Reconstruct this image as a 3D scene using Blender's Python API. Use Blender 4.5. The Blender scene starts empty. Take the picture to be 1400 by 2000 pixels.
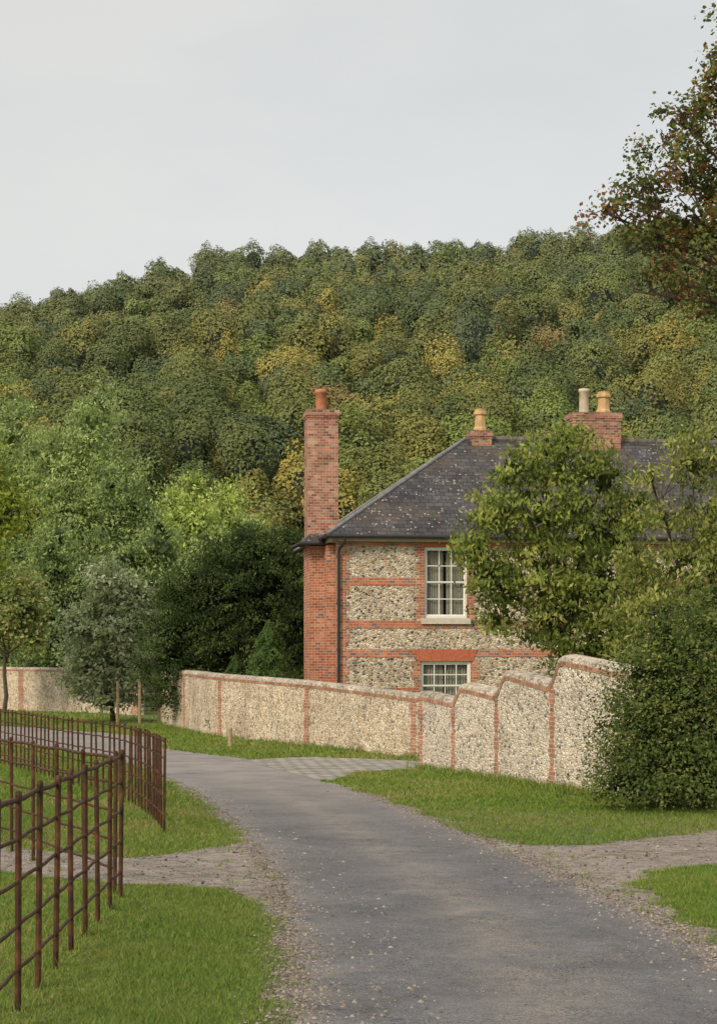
import bpy, bmesh, math, random
import numpy as np
from mathutils import Vector, noise as mnoise
random.seed(5)
R = np.random.default_rng(11)
scene = bpy.context.scene
COL = scene.collection
def gz(y): return -0.01*y

# ------------------------------------------------------------------ materials
def newmat(name):
    m = bpy.data.materials.new(name); m.use_nodes = True
    nt = m.node_tree; nt.nodes.clear()
    o = nt.nodes.new('ShaderNodeOutputMaterial'); p = nt.nodes.new('ShaderNodeBsdfPrincipled')
    nt.links.new(p.outputs[0], o.inputs[0])
    p.inputs['Specular IOR Level'].default_value = 0.25
    p.inputs['Roughness'].default_value = 0.85
    return m, nt, p, o
def N(nt, t, **k):
    n = nt.nodes.new(t)
    for a, b in k.items(): setattr(n, a, b)
    return n
def noise(nt, vec, scale, detail=4, rough=0.6):
    n = N(nt, 'ShaderNodeTexNoise'); n.inputs['Scale'].default_value = scale
    n.inputs['Detail'].default_value = detail; n.inputs['Roughness'].default_value = rough
    if vec is not None: nt.links.new(vec, n.inputs['Vector'])
    return n.outputs['Fac']
def ramp(nt, fac, stops, interp='LINEAR'):
    r = N(nt, 'ShaderNodeValToRGB'); cr = r.color_ramp; cr.interpolation = interp
    while len(cr.elements) < len(stops): cr.elements.new(0.5)
    for e, (p, c) in zip(cr.elements, stops):
        e.position = p
        if not hasattr(c, '__len__'): c = (c, c, c)
        e.color = (*c, 1)
    nt.links.new(fac, r.inputs[0]); return r.outputs[0]
def mix(nt, f, a, b, mode='MIX'):
    m = N(nt, 'ShaderNodeMix', data_type='RGBA', blend_type=mode)
    for idx, v in ((0, f), (6, a), (7, b)):
        if isinstance(v, (int, float)): m.inputs[idx].default_value = v
        elif isinstance(v, tuple): m.inputs[idx].default_value = (*v, 1)
        else: nt.links.new(v, m.inputs[idx])
    return m.outputs[2]
def math_(nt, op, a, b=0.0, clamp=False):
    m = N(nt, 'ShaderNodeMath', operation=op, use_clamp=clamp)
    for i, v in enumerate((a, b)):
        if isinstance(v, (int, float)): m.inputs[i].default_value = v
        else: nt.links.new(v, m.inputs[i])
    return m.outputs[0]
def bump(nt, p, h, strength=0.5, dist=0.02):
    b = N(nt, 'ShaderNodeBump'); b.inputs['Strength'].default_value = strength
    b.inputs['Distance'].default_value = dist
    nt.links.new(h, b.inputs['Height']); nt.links.new(b.outputs[0], p.inputs['Normal'])
def pos(nt): return N(nt, 'ShaderNodeNewGeometry').outputs['Position']

def flint_mat(name, scale, stones, mortar, mw, dirt=0.3):
    m, nt, p, o = newmat(name)
    P = pos(nt)
    nn = N(nt, 'ShaderNodeTexNoise'); nn.inputs['Scale'].default_value = 9; nt.links.new(P, nn.inputs['Vector'])
    va = N(nt, 'ShaderNodeVectorMath', operation='SCALE'); va.inputs['Scale'].default_value = 0.06
    nt.links.new(nn.outputs['Color'], va.inputs[0])
    vb = N(nt, 'ShaderNodeVectorMath', operation='ADD'); nt.links.new(P, vb.inputs[0]); nt.links.new(va.outputs[0], vb.inputs[1])
    mp = N(nt, 'ShaderNodeMapping'); mp.inputs['Scale'].default_value = (1, 1, 1.45); nt.links.new(vb.outputs[0], mp.inputs[0])
    v = N(nt, 'ShaderNodeTexVoronoi'); v.inputs['Scale'].default_value = scale; nt.links.new(mp.outputs[0], v.inputs['Vector'])
    e = N(nt, 'ShaderNodeTexVoronoi', feature='DISTANCE_TO_EDGE'); e.inputs['Scale'].default_value = scale; nt.links.new(mp.outputs[0], e.inputs['Vector'])
    sp = N(nt, 'ShaderNodeSeparateColor'); nt.links.new(v.outputs['Color'], sp.inputs[0])
    st = ramp(nt, sp.outputs[0], stones, 'CONSTANT')
    sv = mix(nt, 0.5, st, ramp(nt, noise(nt, P, 40, 3), [(0.3, 0.5), (0.7, 1.4)]), 'MULTIPLY')
    edge = ramp(nt, e.outputs['Distance'], [(mw*0.5, 1.0), (mw, 0.0)])
    mo = mix(nt, 0.6, mortar, ramp(nt, noise(nt, P, 25, 4), [(0.3, 0.65), (0.7, 1.2)]), 'MULTIPLY')
    c = mix(nt, edge, sv, mo)
    c = mix(nt, 1.0, c, ramp(nt, noise(nt, P, 1.1, 6, .65), [(0.32, 1-dirt), (0.62, 1.12)]), 'MULTIPLY')
    nt.links.new(c, p.inputs['Base Color'])
    h = math_(nt, 'MULTIPLY', e.outputs['Distance'], 3.0, True)
    bump(nt, p, h, 0.8, 0.025)
    return m
house_flint = flint_mat('house flint', 12.5, [(0, (.075, .07, .066)), (.1, (.26, .235, .2)), (.22, (.52, .43, .32)), (.4, (.72, .655, .54)), (.63, (.16, .145, .13)), (.71, (.42, .355, .28)), (.79, (.78, .72, .62)), (.91, (.5, .35, .22))], (.6, .5, .37), 0.11, .2)
wall_flint = flint_mat('garden wall flint', 11.5, [(0, (.78, .69, .55)), (.2, (.4, .32, .245)), (.31, (.64, .52, .38)), (.5, (.83, .755, .63)), (.69, (.54, .41, .29)), (.81, (.26, .215, .18)), (.87, (.79, .72, .61))], (.58, .46, .33), 0.11, .28)
wall_flint2 = flint_mat('pale flint', 13, [(0, (.76, .7, .6)), (.18, (.29, .27, .255)), (.28, (.63, .54, .43)), (.5, (.82, .77, .68)), (.74, (.44, .39, .34)), (.84, (.18, .17, .16)), (.9, (.76, .69, .59))], (.67, .57, .44), 0.12, .2)
cope_mat = flint_mat('coping flint', 10, [(0, (.56, .5, .41)), (.2, (.32, .28, .22)), (.4, (.64, .58, .49)), (.68, (.42, .36, .28)), (.8, (.68, .63, .55))], (.52, .44, .34), 0.09, .4)

def brick_mat(name, cols, mortar=(.46, .37, .28), dirt=.35):
    m, nt, p, o = newmat(name)
    uv = N(nt, 'ShaderNodeUVMap').outputs[0]; P = pos(nt)
    b = N(nt, 'ShaderNodeTexBrick'); nt.links.new(uv, b.inputs['Vector'])
    b.inputs['Color1'].default_value = (0, 0, 0, 1); b.inputs['Color2'].default_value = (1, 1, 1, 1)
    b.inputs['Mortar'].default_value = (0.5, 0.5, 0.5, 1)
    b.inputs['Scale'].default_value = 1; b.inputs['Brick Width'].default_value = .17
    b.inputs['Row Height'].default_value = .075; b.inputs['Mortar Size'].default_value = .008
    b.inputs['Mortar Smooth'].default_value = .3
    c = ramp(nt, b.outputs['Color'], cols, 'CONSTANT')
    c = mix(nt, b.outputs['Fac'], c, mortar)
    c = mix(nt, .8, c, ramp(nt, noise(nt, P, 2.2, 6), [(0.3, 1-dirt), (0.7, 1.2)]), 'MULTIPLY')
    c = mix(nt, .5, c, ramp(nt, noise(nt, P, 30, 3), [(0.3, .7), (0.7, 1.2)]), 'MULTIPLY')
    c = mix(nt, ramp(nt, noise(nt, P, 1.3, 6, .7), [(.57, 0.0), (.78, .4)]), c, (.24, .17, .13))
    nt.links.new(c, p.inputs['Base Color'])
    bump(nt, p, math_(nt, 'SUBTRACT', 1.0, b.outputs['Fac']), .5, .01)
    return m
brick = brick_mat('house brick', [(0, (.5, .18, .1)), (.3, (.4, .14, .08)), (.55, (.53, .24, .15)), (.75, (.32, .115, .075)), (.92, (.18, .15, .145))], (.55, .44, .33))
brick_band = brick_mat('banded brick', [(0, (.5, .17, .09)), (.28, (.21, .18, .18)), (.4, (.43, .14, .08)), (.7, (.54, .22, .13)), (.92, (.17, .15, .155))], (.5, .4, .3))
brick_pink = brick_mat('chimney brick', [(0, (.43, .175, .115)), (.3, (.34, .14, .095)), (.5, (.47, .235, .165)), (.76, (.22, .1, .075)), (.88, (.53, .31, .225))], (.48, .4, .32), .5)
brick_wall = brick_mat('garden wall brick', [(0, (.45, .19, .12)), (.3, (.37, .16, .1)), (.6, (.5, .27, .185)), (.85, (.3, .14, .1))], (.56, .46, .35), .45)
def simple(name, col, rough=.7, ns=8, amt=.3, metal=0, spec=.3, bs=0):
    m, nt, p, o = newmat(name); P = pos(nt)
    c = mix(nt, 1.0, col, ramp(nt, noise(nt, P, ns, 5), [(.3, 1-amt), (.7, 1+amt*.6)]), 'MULTIPLY')
    nt.links.new(c, p.inputs['Base Color']); p.inputs['Roughness'].default_value = rough
    p.inputs['Metallic'].default_value = metal; p.inputs['Specular IOR Level'].default_value = spec
    if bs: bump(nt, p, noise(nt, P, ns*3, 4), bs, .01)
    return m
arch_red = simple('rubbed brick', (.48, .15, .08), .8, 14, .3)
white_paint = simple('white paint', (.8, .8, .76), .45, 5, .08)
stone_sill = simple('stone sill', (.6, .55, .46), .8, 9, .2)
cream = simple('cream paint', (.55, .5, .4), .6, 4, .12)
lead = simple('lead', (.22, .225, .23), .5, 6, .35)
black_iron = simple('dark painted iron', (.03, .027, .027), .45, 10, .3, 0, .5)
terracotta = simple('terracotta', (.55, .22, .12), .8, 6, .3)
buffclay = simple('buff clay', (.6, .4, .2), .8, 6, .3)
paleclay = simple('pale clay', (.62, .53, .4), .8, 6, .25)
mortar_m = simple('lime mortar', (.2, .15, .12), .9, 12, .5, bs=.5)
curtain_m = simple('curtain', (.5, .5, .42), .9, 3, .15)
wood_post = simple('weathered wood', (.42, .33, .2), .85, 15, .4)
wire_m = simple('galvanised wire', (.25, .26, .26), .5)
def rust():
    m, nt, p, o = newmat('rusted iron'); P = pos(nt)
    c = ramp(nt, noise(nt, P, 9, 6, .7), [(.3, (.025, .014, .009)), (.5, (.065, .029, .014)), (.66, (.135, .056, .024)), (.8, (.19, .1, .05))])
    nt.links.new(c, p.inputs['Base Color']); p.inputs['Roughness'].default_value = .65
    p.inputs['Specular IOR Level'].default_value = .25
    bump(nt, p, noise(nt, P, 90, 3), .3, .004); return m
rust_m = rust()
def glass():
    m, nt, p, o = newmat('window glass')
    p.inputs['Base Color'].default_value = (.02, .022, .022, 1); p.inputs['Roughness'].default_value = .05
    p.inputs['Specular IOR Level'].default_value = .5
    t = N(nt, 'ShaderNodeBsdfTransparent'); mx = N(nt, 'ShaderNodeMixShader'); mx.inputs[0].default_value = .28
    nt.links.new(t.outputs[0], mx.inputs[1]); nt.links.new(p.outputs[0], mx.inputs[2]); nt.links.new(mx.outputs[0], o.inputs[0])
    return m
glass_m = glass()
def slate():
    m, nt, p, o = newmat('slate roof'); uv = N(nt, 'ShaderNodeUVMap').outputs[0]; P = pos(nt)
    b = N(nt, 'ShaderNodeTexBrick'); nt.links.new(uv, b.inputs['Vector'])
    b.inputs['Color1'].default_value = (0, 0, 0, 1); b.inputs['Color2'].default_value = (1, 1, 1, 1)
    b.inputs['Mortar'].default_value = (.3, .3, .3, 1)
    b.inputs['Brick Width'].default_value = .26; b.inputs['Row Height'].default_value = .19
    b.inputs['Scale'].default_value = 1; b.inputs['Mortar Size'].default_value = .009
    c = ramp(nt, b.outputs['Color'], [(0, (.048, .05, .057)), (.5, (.07, .07, .076)), (1, (.105, .1, .104))])
    c = mix(nt, b.outputs['Fac'], c, (.014, .014, .016))
    c = mix(nt, 1.0, c, ramp(nt, noise(nt, P, 1.1, 5), [(.3, .6), (.7, 1.45)]), 'MULTIPLY')
    c = mix(nt, ramp(nt, noise(nt, P, .8, 6, .7), [(.47, 0.0), (.68, .7)]), c, (.12, .09, .072))
    v = N(nt, 'ShaderNodeTexVoronoi'); v.inputs['Scale'].default_value = 10; nt.links.new(P, v.inputs['Vector'])
    sp = N(nt, 'ShaderNodeSeparateColor'); nt.links.new(v.outputs['Color'], sp.inputs[0])
    dots = math_(nt, 'LESS_THAN', v.outputs['Distance'], math_(nt, 'MULTIPLY', sp.outputs[0], .4))
    sel = math_(nt, 'GREATER_THAN', sp.outputs[1], ramp(nt, noise(nt, P, .7, 3), [(.4, .93), (.64, .4)]))
    c = mix(nt, math_(nt, 'MULTIPLY', dots, sel), c, (.34, .34, .31))
    nt.links.new(c, p.inputs['Base Color']); p.inputs['Roughness'].default_value = .6
    bump(nt, p, math_(nt, 'SUBTRACT', 1.0, b.outputs['Fac']), .5, .012); return m
slate_m = slate()
def leafmat(name, rough=.55, trans=.25, spec=.25):
    m, nt, p, o = newmat(name)
    a = N(nt, 'ShaderNodeAttribute', attribute_name='col')
    nt.links.new(a.outputs['Color'], p.inputs['Base Color']); p.inputs['Roughness'].default_value = rough
    p.inputs['Specular IOR Level'].default_value = spec
    if trans:
        t = N(nt, 'ShaderNodeBsdfTranslucent'); nt.links.new(a.outputs['Color'], t.inputs[0])
        mx = N(nt, 'ShaderNodeMixShader'); mx.inputs[0].default_value = trans
        nt.links.new(p.outputs[0], mx.inputs[1]); nt.links.new(t.outputs[0], mx.inputs[2]); nt.links.new(mx.outputs[0], o.inputs[0])
    return m
leaf_m = leafmat('foliage', .6, .42, .15); grass_m = leafmat('grass blades', .6, .3); wood_m = leafmat('woodland foliage', .9, 0, .0)
stone_m = leafmat('loose stones', .85, 0)
bark_m = simple('bark', (.1, .075, .055), .9, 12, .5, bs=.8)
def ground_mat():
    m, nt, p, o = newmat('grassland'); P = pos(nt)
    c = ramp(nt, noise(nt, P, 1.3, 7, .7), [(.3, (.08, .135, .022)), (.5, (.13, .18, .035)), (.72, (.2, .21, .065))])
    c = mix(nt, ramp(nt, noise(nt, P, 30, 4), [(.5, 0.0), (.7, .5)]), c, (.12, .11, .05))
    nt.links.new(c, p.inputs['Base Color']); bump(nt, p, noise(nt, P, 30, 5), .8, .04); return m
ground_m = ground_mat()
def gravel_mat():
    m, nt, p, o = newmat('gravel and dirt'); P = pos(nt)
    v = N(nt, 'ShaderNodeTexVoronoi'); v.inputs['Scale'].default_value = 50; nt.links.new(P, v.inputs['Vector'])
    sp = N(nt, 'ShaderNodeSeparateColor'); nt.links.new(v.outputs['Color'], sp.inputs[0])
    c = ramp(nt, sp.outputs[0], [(0, (.18, .15, .13)), (.4, (.33, .285, .25)), (.75, (.46, .41, .37)), (1, (.62, .57, .52))])
    d = ramp(nt, noise(nt, P, 1.6, 6, .65), [(.3, (.26, .21, .18)), (.5, (.43, .37, .325)), (.7, (.56, .5, .455))])
    c = mix(nt, ramp(nt, noise(nt, P, 5, 5), [(.4, .25), (.6, .8)]), c, d)
    c = mix(nt, 1.0, c, ramp(nt, noise(nt, P, 60, 3), [(.3, .6), (.7, 1.3)]), 'MULTIPLY')
    c = mix(nt, .8, c, ramp(nt, noise(nt, P, 9, 4, .7), [(.35, .65), (.6, 1.15)]), 'MULTIPLY')
    g = ramp(nt, noise(nt, P, 3.5, 6, .7), [(.55, 0.0), (.64, .65)])
    c = mix(nt, g, c, (.15, .165, .06))
    nt.links.new(c, p.inputs['Base Color'])
    bump(nt, p, math_(nt, 'ADD', v.outputs['Distance'], noise(nt, P, 6, 5)), .9, .03); return m
gravel_m = gravel_mat()
def asphalt_mat():
    m, nt, p, o = newmat('worn asphalt'); P = pos(nt)
    uv = N(nt, 'ShaderNodeUVMap').outputs[0]
    sx = N(nt, 'ShaderNodeSeparateXYZ'); nt.links.new(uv, sx.inputs[0])
    c = ramp(nt, noise(nt, P, .8, 6, .6), [(.3, (.12, .124, .134)), (.7, (.185, .187, .198))])
    c = mix(nt, 1.0, c, ramp(nt, noise(nt, P, 85, 2), [(.3, .5), (.5, 1.0), (.72, 1.6)]), 'MULTIPLY')
    c = mix(nt, .9, c, ramp(nt, noise(nt, P, 7, 6, .75), [(.3, .72), (.7, 1.25)]), 'MULTIPLY')
    band = ramp(nt, sx.outputs[0], [(0.0, .9), (.09, .35), (.2, 0.05), (.36, .25), (.5, .95), (.62, .4), (.78, .08), (.93, .4), (1, .9)])
    nz = ramp(nt, noise(nt, P, 2.3, 7, .72), [(.36, 0.0), (.6, 1.0)])
    grit = ramp(nt, noise(nt, P, 75, 2, .6), [(.44, 0.0), (.58, 1.0)])
    f = math_(nt, 'MULTIPLY', math_(nt, 'MULTIPLY', band, nz), math_(nt, 'ADD', math_(nt, 'MULTIPLY', grit, .75), .2))
    c = mix(nt, f, c, (.38, .33, .285))
    dk = math_(nt, 'MULTIPLY', ramp(nt, noise(nt, P, 50, 3, .6), [(.54, 0.0), (.62, 1.0)]), ramp(nt, noise(nt, P, 1.7, 5, .6), [(.4, 0.0), (.6, .9)]))
    c = mix(nt, dk, c, (.055, .05, .047))
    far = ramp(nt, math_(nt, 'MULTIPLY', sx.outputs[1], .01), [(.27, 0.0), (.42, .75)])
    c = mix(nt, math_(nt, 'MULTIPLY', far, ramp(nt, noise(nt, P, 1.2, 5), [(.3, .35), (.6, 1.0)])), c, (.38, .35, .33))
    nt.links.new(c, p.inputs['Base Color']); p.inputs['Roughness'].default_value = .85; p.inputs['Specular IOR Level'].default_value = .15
    bump(nt, p, noise(nt, P, 80, 3), .7, .008); return m
asphalt_m = asphalt_mat()
def sett_mat():
    m, nt, p, o = newmat('stone setts'); uv = N(nt, 'ShaderNodeUVMap').outputs[0]; P = pos(nt)
    b = N(nt, 'ShaderNodeTexBrick'); nt.links.new(uv, b.inputs['Vector']); b.inputs['Scale'].default_value = 1
    b.inputs['Brick Width'].default_value = .3; b.inputs['Row Height'].default_value = .36; b.inputs['Mortar Size'].default_value = .022
    b.inputs['Color1'].default_value = (.29, .275, .25, 1); b.inputs['Color2'].default_value = (.46, .43, .39, 1); b.inputs['Mortar'].default_value = (.15, .135, .1, 1)
    c = mix(nt, .8, b.outputs['Color'], ramp(nt, noise(nt, P, 3, 5), [(.3, .65), (.7, 1.2)]), 'MULTIPLY')
    nt.links.new(c, p.inputs['Base Color']); bump(nt, p, math_(nt, 'SUBTRACT', 1.0, b.outputs['Fac']), .4, .02); return m
sett_m = sett_mat()

# ------------------------------------------------------------------ object helpers
def link(ob, parent=None):
    COL.objects.link(ob)
    if parent is not None: ob.parent = parent
    return ob
def thing(name, label, cat, loc=(0, 0, 0), rot=0, group=None):
    e = bpy.data.objects.new(name, None); e.location = loc; e.rotation_euler = (0, 0, rot)
    e.empty_display_size = .3
    e['label'] = label; e['category'] = cat
    if group: e['group'] = group
    return link(e)
def struct(ob, kind='structure'): ob['kind'] = kind; return ob
class MB:
    """small mesh builder with metre UVs"""
    def __init__(s): s.v = []; s.f = []; s.uv = []; s.m = []
    def face(s, pts, uvs=None, mi=0):
        b = len(s.v); s.v += [tuple(p) for p in pts]; s.f.append(tuple(range(b, b+len(pts))))
        s.uv += list(uvs) if uvs else [(p[0], p[2]) for p in pts]; s.m.append(mi)
    def box(s, x0, x1, y0, y1, z0, z1, mi=0):
        s.face([(x0, y0, z0), (x1, y0, z0), (x1, y0, z1), (x0, y0, z1)], [(x0, z0), (x1, z0), (x1, z1), (x0, z1)], mi)
        s.face([(x1, y1, z0), (x0, y1, z0), (x0, y1, z1), (x1, y1, z1)], [(x1, z0), (x0, z0), (x0, z1), (x1, z1)], mi)
        s.face([(x0, y1, z0), (x0, y0, z0), (x0, y0, z1), (x0, y1, z1)], [(y1, z0), (y0, z0), (y0, z1), (y1, z1)], mi)
        s.face([(x1, y0, z0), (x1, y1, z0), (x1, y1, z1), (x1, y0, z1)], [(y0, z0), (y1, z0), (y1, z1), (y0, z1)], mi)
        s.face([(x0, y0, z1), (x1, y0, z1), (x1, y1, z1), (x0, y1, z1)], [(x0, y0), (x1, y0), (x1, y1), (x0, y1)], mi)
        s.face([(x0, y1, z0), (x1, y1, z0), (x1, y0, z0), (x0, y0, z0)], [(x0, y1), (x1, y1), (x1, y0), (x0, y0)], mi)
    def tube(s, pts, rad, n=8, mi=0, caps=True):
        pts = [Vector(p) for p in pts]
        if not hasattr(rad, '__len__'): rad = [rad]*len(pts)
        rings = []
        prev = None
        for i, p in enumerate(pts):
            d = (pts[min(i+1, len(pts)-1)] - pts[max(i-1, 0)]).normalized()
            a = d.cross(Vector((0, 0, 1)))
            if a.length < .05: a = d.cross(Vector((0, 1, 0)))
            a.normalize()
            if prev is not None and a.dot(prev) < 0: a = -a
            prev = a; b = d.cross(a).normalized()
            rings.append([p + (a*math.cos(t) + b*math.sin(t))*rad[i] for t in [2*math.pi*k/n for k in range(n)]])
        for i in range(len(rings)-1):
            for k in range(n):
                k2 = (k+1) % n
                s.face([rings[i][k], rings[i][k2], rings[i+1][k2], rings[i+1][k]], [(0, 0), (.1, 0), (.1, .1), (0, .1)], mi)
        if caps:
            s.face(rings[0], [(0, 0)]*n, mi); s.face(rings[-1], [(0, 0)]*n, mi)
    def lathe(s, cx, cy, prof, n=16, mi=0):
        for (r0, z0), (r1, z1) in zip(prof[:-1], prof[1:]):
            for k in range(n):
                a, b = 2*math.pi*k/n, 2*math.pi*(k+1)/n
                s.face([(cx+r0*math.cos(a), cy+r0*math.sin(a), z0), (cx+r0*math.cos(b), cy+r0*math.sin(b), z0),
                        (cx+r1*math.cos(b), cy+r1*math.sin(b), z1), (cx+r1*math.cos(a), cy+r1*math.sin(a), z1)],
                       [(a*r0, z0), (b*r0, z0), (b*r1, z1), (a*r1, z1)], mi)
    def build(s, name, mats, parent=None, smooth=False, merge=True):
        me = bpy.data.meshes.new(name); me.from_pydata(s.v, [], s.f)
        uvl = me.uv_layers.new(name='UVMap')
        uvl.data.foreach_set('uv', np.array(s.uv, dtype=np.float32).ravel())
        me.polygons.foreach_set('material_index', s.m)
        for m in (mats if isinstance(mats, (list, tuple)) else [mats]): me.materials.append(m)
        if merge:
            bm = bmesh.new(); bm.from_mesh(me); bmesh.ops.remove_doubles(bm, verts=bm.verts, dist=1e-4)
            bmesh.ops.recalc_face_normals(bm, faces=bm.faces); bm.to_mesh(me); bm.free()
        if smooth: me.polygons.foreach_set('use_smooth', [True]*len(me.polygons))
        me.update()
        return link(bpy.data.objects.new(name, me), parent)
def soup(name, V, C, mat, parent=None):
    """V (n,k,3) polygons, C (n,3) colours"""
    n, k = V.shape[:2]
    me = bpy.data.meshes.new(name)
    me.vertices.add(n*k); me.vertices.foreach_set('co', V.astype(np.float32).ravel())
    me.loops.add(n*k); me.loops.foreach_set('vertex_index', np.arange(n*k, dtype=np.int32))
    me.polygons.add(n); me.polygons.foreach_set('loop_start', np.arange(0, n*k, k, dtype=np.int32))
    try: me.polygons.foreach_set('loop_total', np.full(n, k, dtype=np.int32))
    except Exception: pass
    a = me.attributes.new('col', 'FLOAT_COLOR', 'FACE')
    c4 = np.ones((n, 4), dtype=np.float32); c4[:, :3] = np.clip(C, 0, 1); a.data.foreach_set('color', c4.ravel())
    me.materials.append(mat); me.update(calc_edges=True)
    return link(bpy.data.objects.new(name, me), parent)
def unit(v): return v/np.maximum(np.linalg.norm(v, axis=-1, keepdims=True), 1e-9)
def catmull(pts, step):
    P = [Vector(p) for p in pts]; P = [2*P[0]-P[1]] + P + [2*P[-1]-P[-2]]
    out = []
    for i in range(1, len(P)-2):
        n = max(2, int((P[i+1]-P[i]).length/step))
        for k in range(n):
            t = k/n
            a, b, c, d = P[i-1], P[i], P[i+1], P[i+2]
            out.append(.5*((2*b)+(c-a)*t+(2*a-5*b+4*c-d)*t*t+(3*b-a-3*c+d)*t**3))
    out.append(P[-2]); return out
def resample(pts, n):
    p = np.array([tuple(q) for q in pts]); d = np.r_[0, np.cumsum(np.linalg.norm(np.diff(p, axis=0), axis=1))]
    t = np.linspace(0, d[-1], n); return np.stack([np.interp(t, d, p[:, i]) for i in range(p.shape[1])], 1)

# ------------------------------------------------------------------ ground, road, gravel
mb = MB()
xs = [-900, -200, -60, -20, 20, 60, 200, 900]; ys = [-200, -20, 0, 30, 60, 100, 150, 400, 1500]
for i in range(len(xs)-1):
    for j in range(len(ys)-1):
        mb.face([(xs[i], ys[j], gz(ys[j])), (xs[i+1], ys[j], gz(ys[j])), (xs[i+1], ys[j+1], gz(ys[j+1])), (xs[i], ys[j+1], gz(ys[j+1]))])
struct(mb.build('ground', ground_m))

Lp = [(-.1, -6), (-.1, 3), (-.22, 7), (-.31, 9.9), (-.37, 11.6), (-.51, 13.9), (-.8, 17.5), (-1.24, 20.7), (-1.81, 24.4), (-2.65, 29), (-3.6, 33), (-5.7, 40), (-10.5, 50), (-18, 60), (-34, 75)]
Rp = [(2.7, -6), (2.6, 3), (2.55, 7), (2.5, 10.4), (2.42, 12.2), (2.24, 14.2), (1.9, 16.85), (1.4, 20.07), (.99, 23.1), (.31, 26.8), (-.53, 31), (-2.2, 38.6), (-4.78, 44.6), (-8, 56), (-30, 88)]
def edge(Pp, seg=24):
    out = []
    P = [Vector(p) for p in Pp]; P = [2*P[0]-P[1]] + P + [2*P[-1]-P[-2]]
    for i in range(1, len(P)-2):
        for k in range(seg):
            t = k/seg; a, b, c, d = P[i-1], P[i], P[i+1], P[i+2]
            out.append(.5*((2*b)+(c-a)*t+(2*a-5*b+4*c-d)*t*t+(3*b-a-3*c+d)*t**3))
    return out
Le, Re = edge(Lp), edge(Rp)
def jit(p, amp=.035, fr=3.1):
    return Vector((p[0]+amp*mnoise.noise(Vector((p[0]*fr, p[1]*fr, 1.3)))*2+amp*.7*mnoise.noise(Vector((p[0]*9, p[1]*9, 4)))*2, p[1]))
Lj = [jit(p, .05) for p in Le]; Rj = [jit(p, .06) for p in Re]
mb = MB(); acc = 0; K = 6
for i in range(len(Lj)-1):
    l0, r0, l1, r1 = Lj[i], Rj[i], Lj[i+1], Rj[i+1]
    dl = (((l1+r1)/2)-((l0+r0)/2)).length
    for k in range(K):
        a, b = k/K, (k+1)/K
        q = [l0.lerp(r0, a), l0.lerp(r0, b), l1.lerp(r1, b), l1.lerp(r1, a)]
        mb.face([(p[0], p[1], gz(p[1])+.012) for p in q], [(a, acc), (b, acc), (b, acc+dl), (a, acc+dl)])
    acc += dl
road = struct(mb.build('road', asphalt_m))
road_poly = np.array([tuple(p) for p in Lj] + [tuple(p) for p in Rj[::-1]])
GL = [(-.2, -4), (-.25, 3), (-.44, 9.9), (-.49, 11.57), (-.58, 13.1), (-.77, 14.5), (-1.23, 15.95), (-1.73, 16.3), (-2.15, 16.3), (-3.5, 17.4), (-9, 19), (-9, 22.5), (-3.96, 19.9), (-2.4, 18.6), (-1.66, 19.4), (-1.34, 20.4), (-1.95, 24.3), (-2.8, 29), (-3.75, 33), (-3, 33), (-1.5, 25), (0, 18), (.5, 10), (.5, -4)]
GR = [(2.8, -4), (2.75, 3), (2.8, 9), (2.66, 11.6), (2.66, 13.1), (2.55, 14.8), (2.48, 16.25), (2.72, 17.3), (3.59, 18), (4.74, 18.4), (9, 19), (9, 24.5), (6.05, 23.3), (4.43, 21.9), (3.3, 20.8), (2.58, 20.0), (1.95, 19.9), (1.55, 20.2), (1.12, 23.2), (.44, 26.9), (-.38, 31.2), (-1, 31), (.5, 24), (1, 19), (1.6, 14), (2, 10), (2, -4)]
def dense(poly, step=.12, amp=.06):
    out = []
    for a, b in zip(poly, poly[1:]+poly[:1]):
        a, b = Vector(a), Vector(b); n = max(1, int((b-a).length/step))
        for k in range(n): out.append(jit(a.lerp(b, k/n), amp, 1.9))
    return out
def flat(name, poly, dz, mat, uvrot=0):
    bm = bmesh.new(); vs = [bm.verts.new((p[0], p[1], gz(p[1])+dz)) for p in poly]
    f = bm.faces.new(vs); bmesh.ops.triangulate(bm, faces=[f])
    uvl = bm.loops.layers.uv.new('UVMap'); c, s_ = math.cos(uvrot), math.sin(uvrot)
    for f in bm.faces:
        if f.normal.z < 0: f.normal_flip()
        for l in f.loops: x, y = l.vert.co.x, l.vert.co.y; l[uvl].uv = (x*c-y*s_, x*s_+y*c)
    me = bpy.data.meshes.new(name); bm.to_mesh(me); bm.free(); me.materials.append(mat)
    return struct(link(bpy.data.objects.new(name, me)))
GLd, GRd = dense(GL, .12, .1), dense(GR, .12, .1)
flat('gravel_path', GLd, .005, gravel_m); flat('dirt_track', GRd, .005, gravel_m)
SET = [(-2.5, 38.9), (-1.15, 40.3), (.55, 39.1), (1.45, 38.2), (5, 41), (8, 38), (1.7, 35.6), (1.3, 35.4), (0, 34.4), (-.45, 31.6), (-.75, 31.9), (-1.6, 35.2)]
SETd = dense(SET, .2, .03)
flat('setts_driveway', SETd, .016, sett_m, .3)
polys = [road_poly, np.array([tuple(p) for p in GLd]), np.array([tuple(p) for p in GRd]), np.array([tuple(p) for p in SETd])]
def inside(P, poly):
    x, y = P[:, 0], P[:, 1]; r = np.zeros(len(P), bool); n = len(poly); j = n-1
    for i in range(n):
        xi, yi = poly[i]; xj, yj = poly[j]
        if yi != yj:
            c = ((yi > y) != (yj > y)) & (x < (xj-xi)*(y-yi)/(yj-yi)+xi); r ^= c
        j = i
    return r
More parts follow.
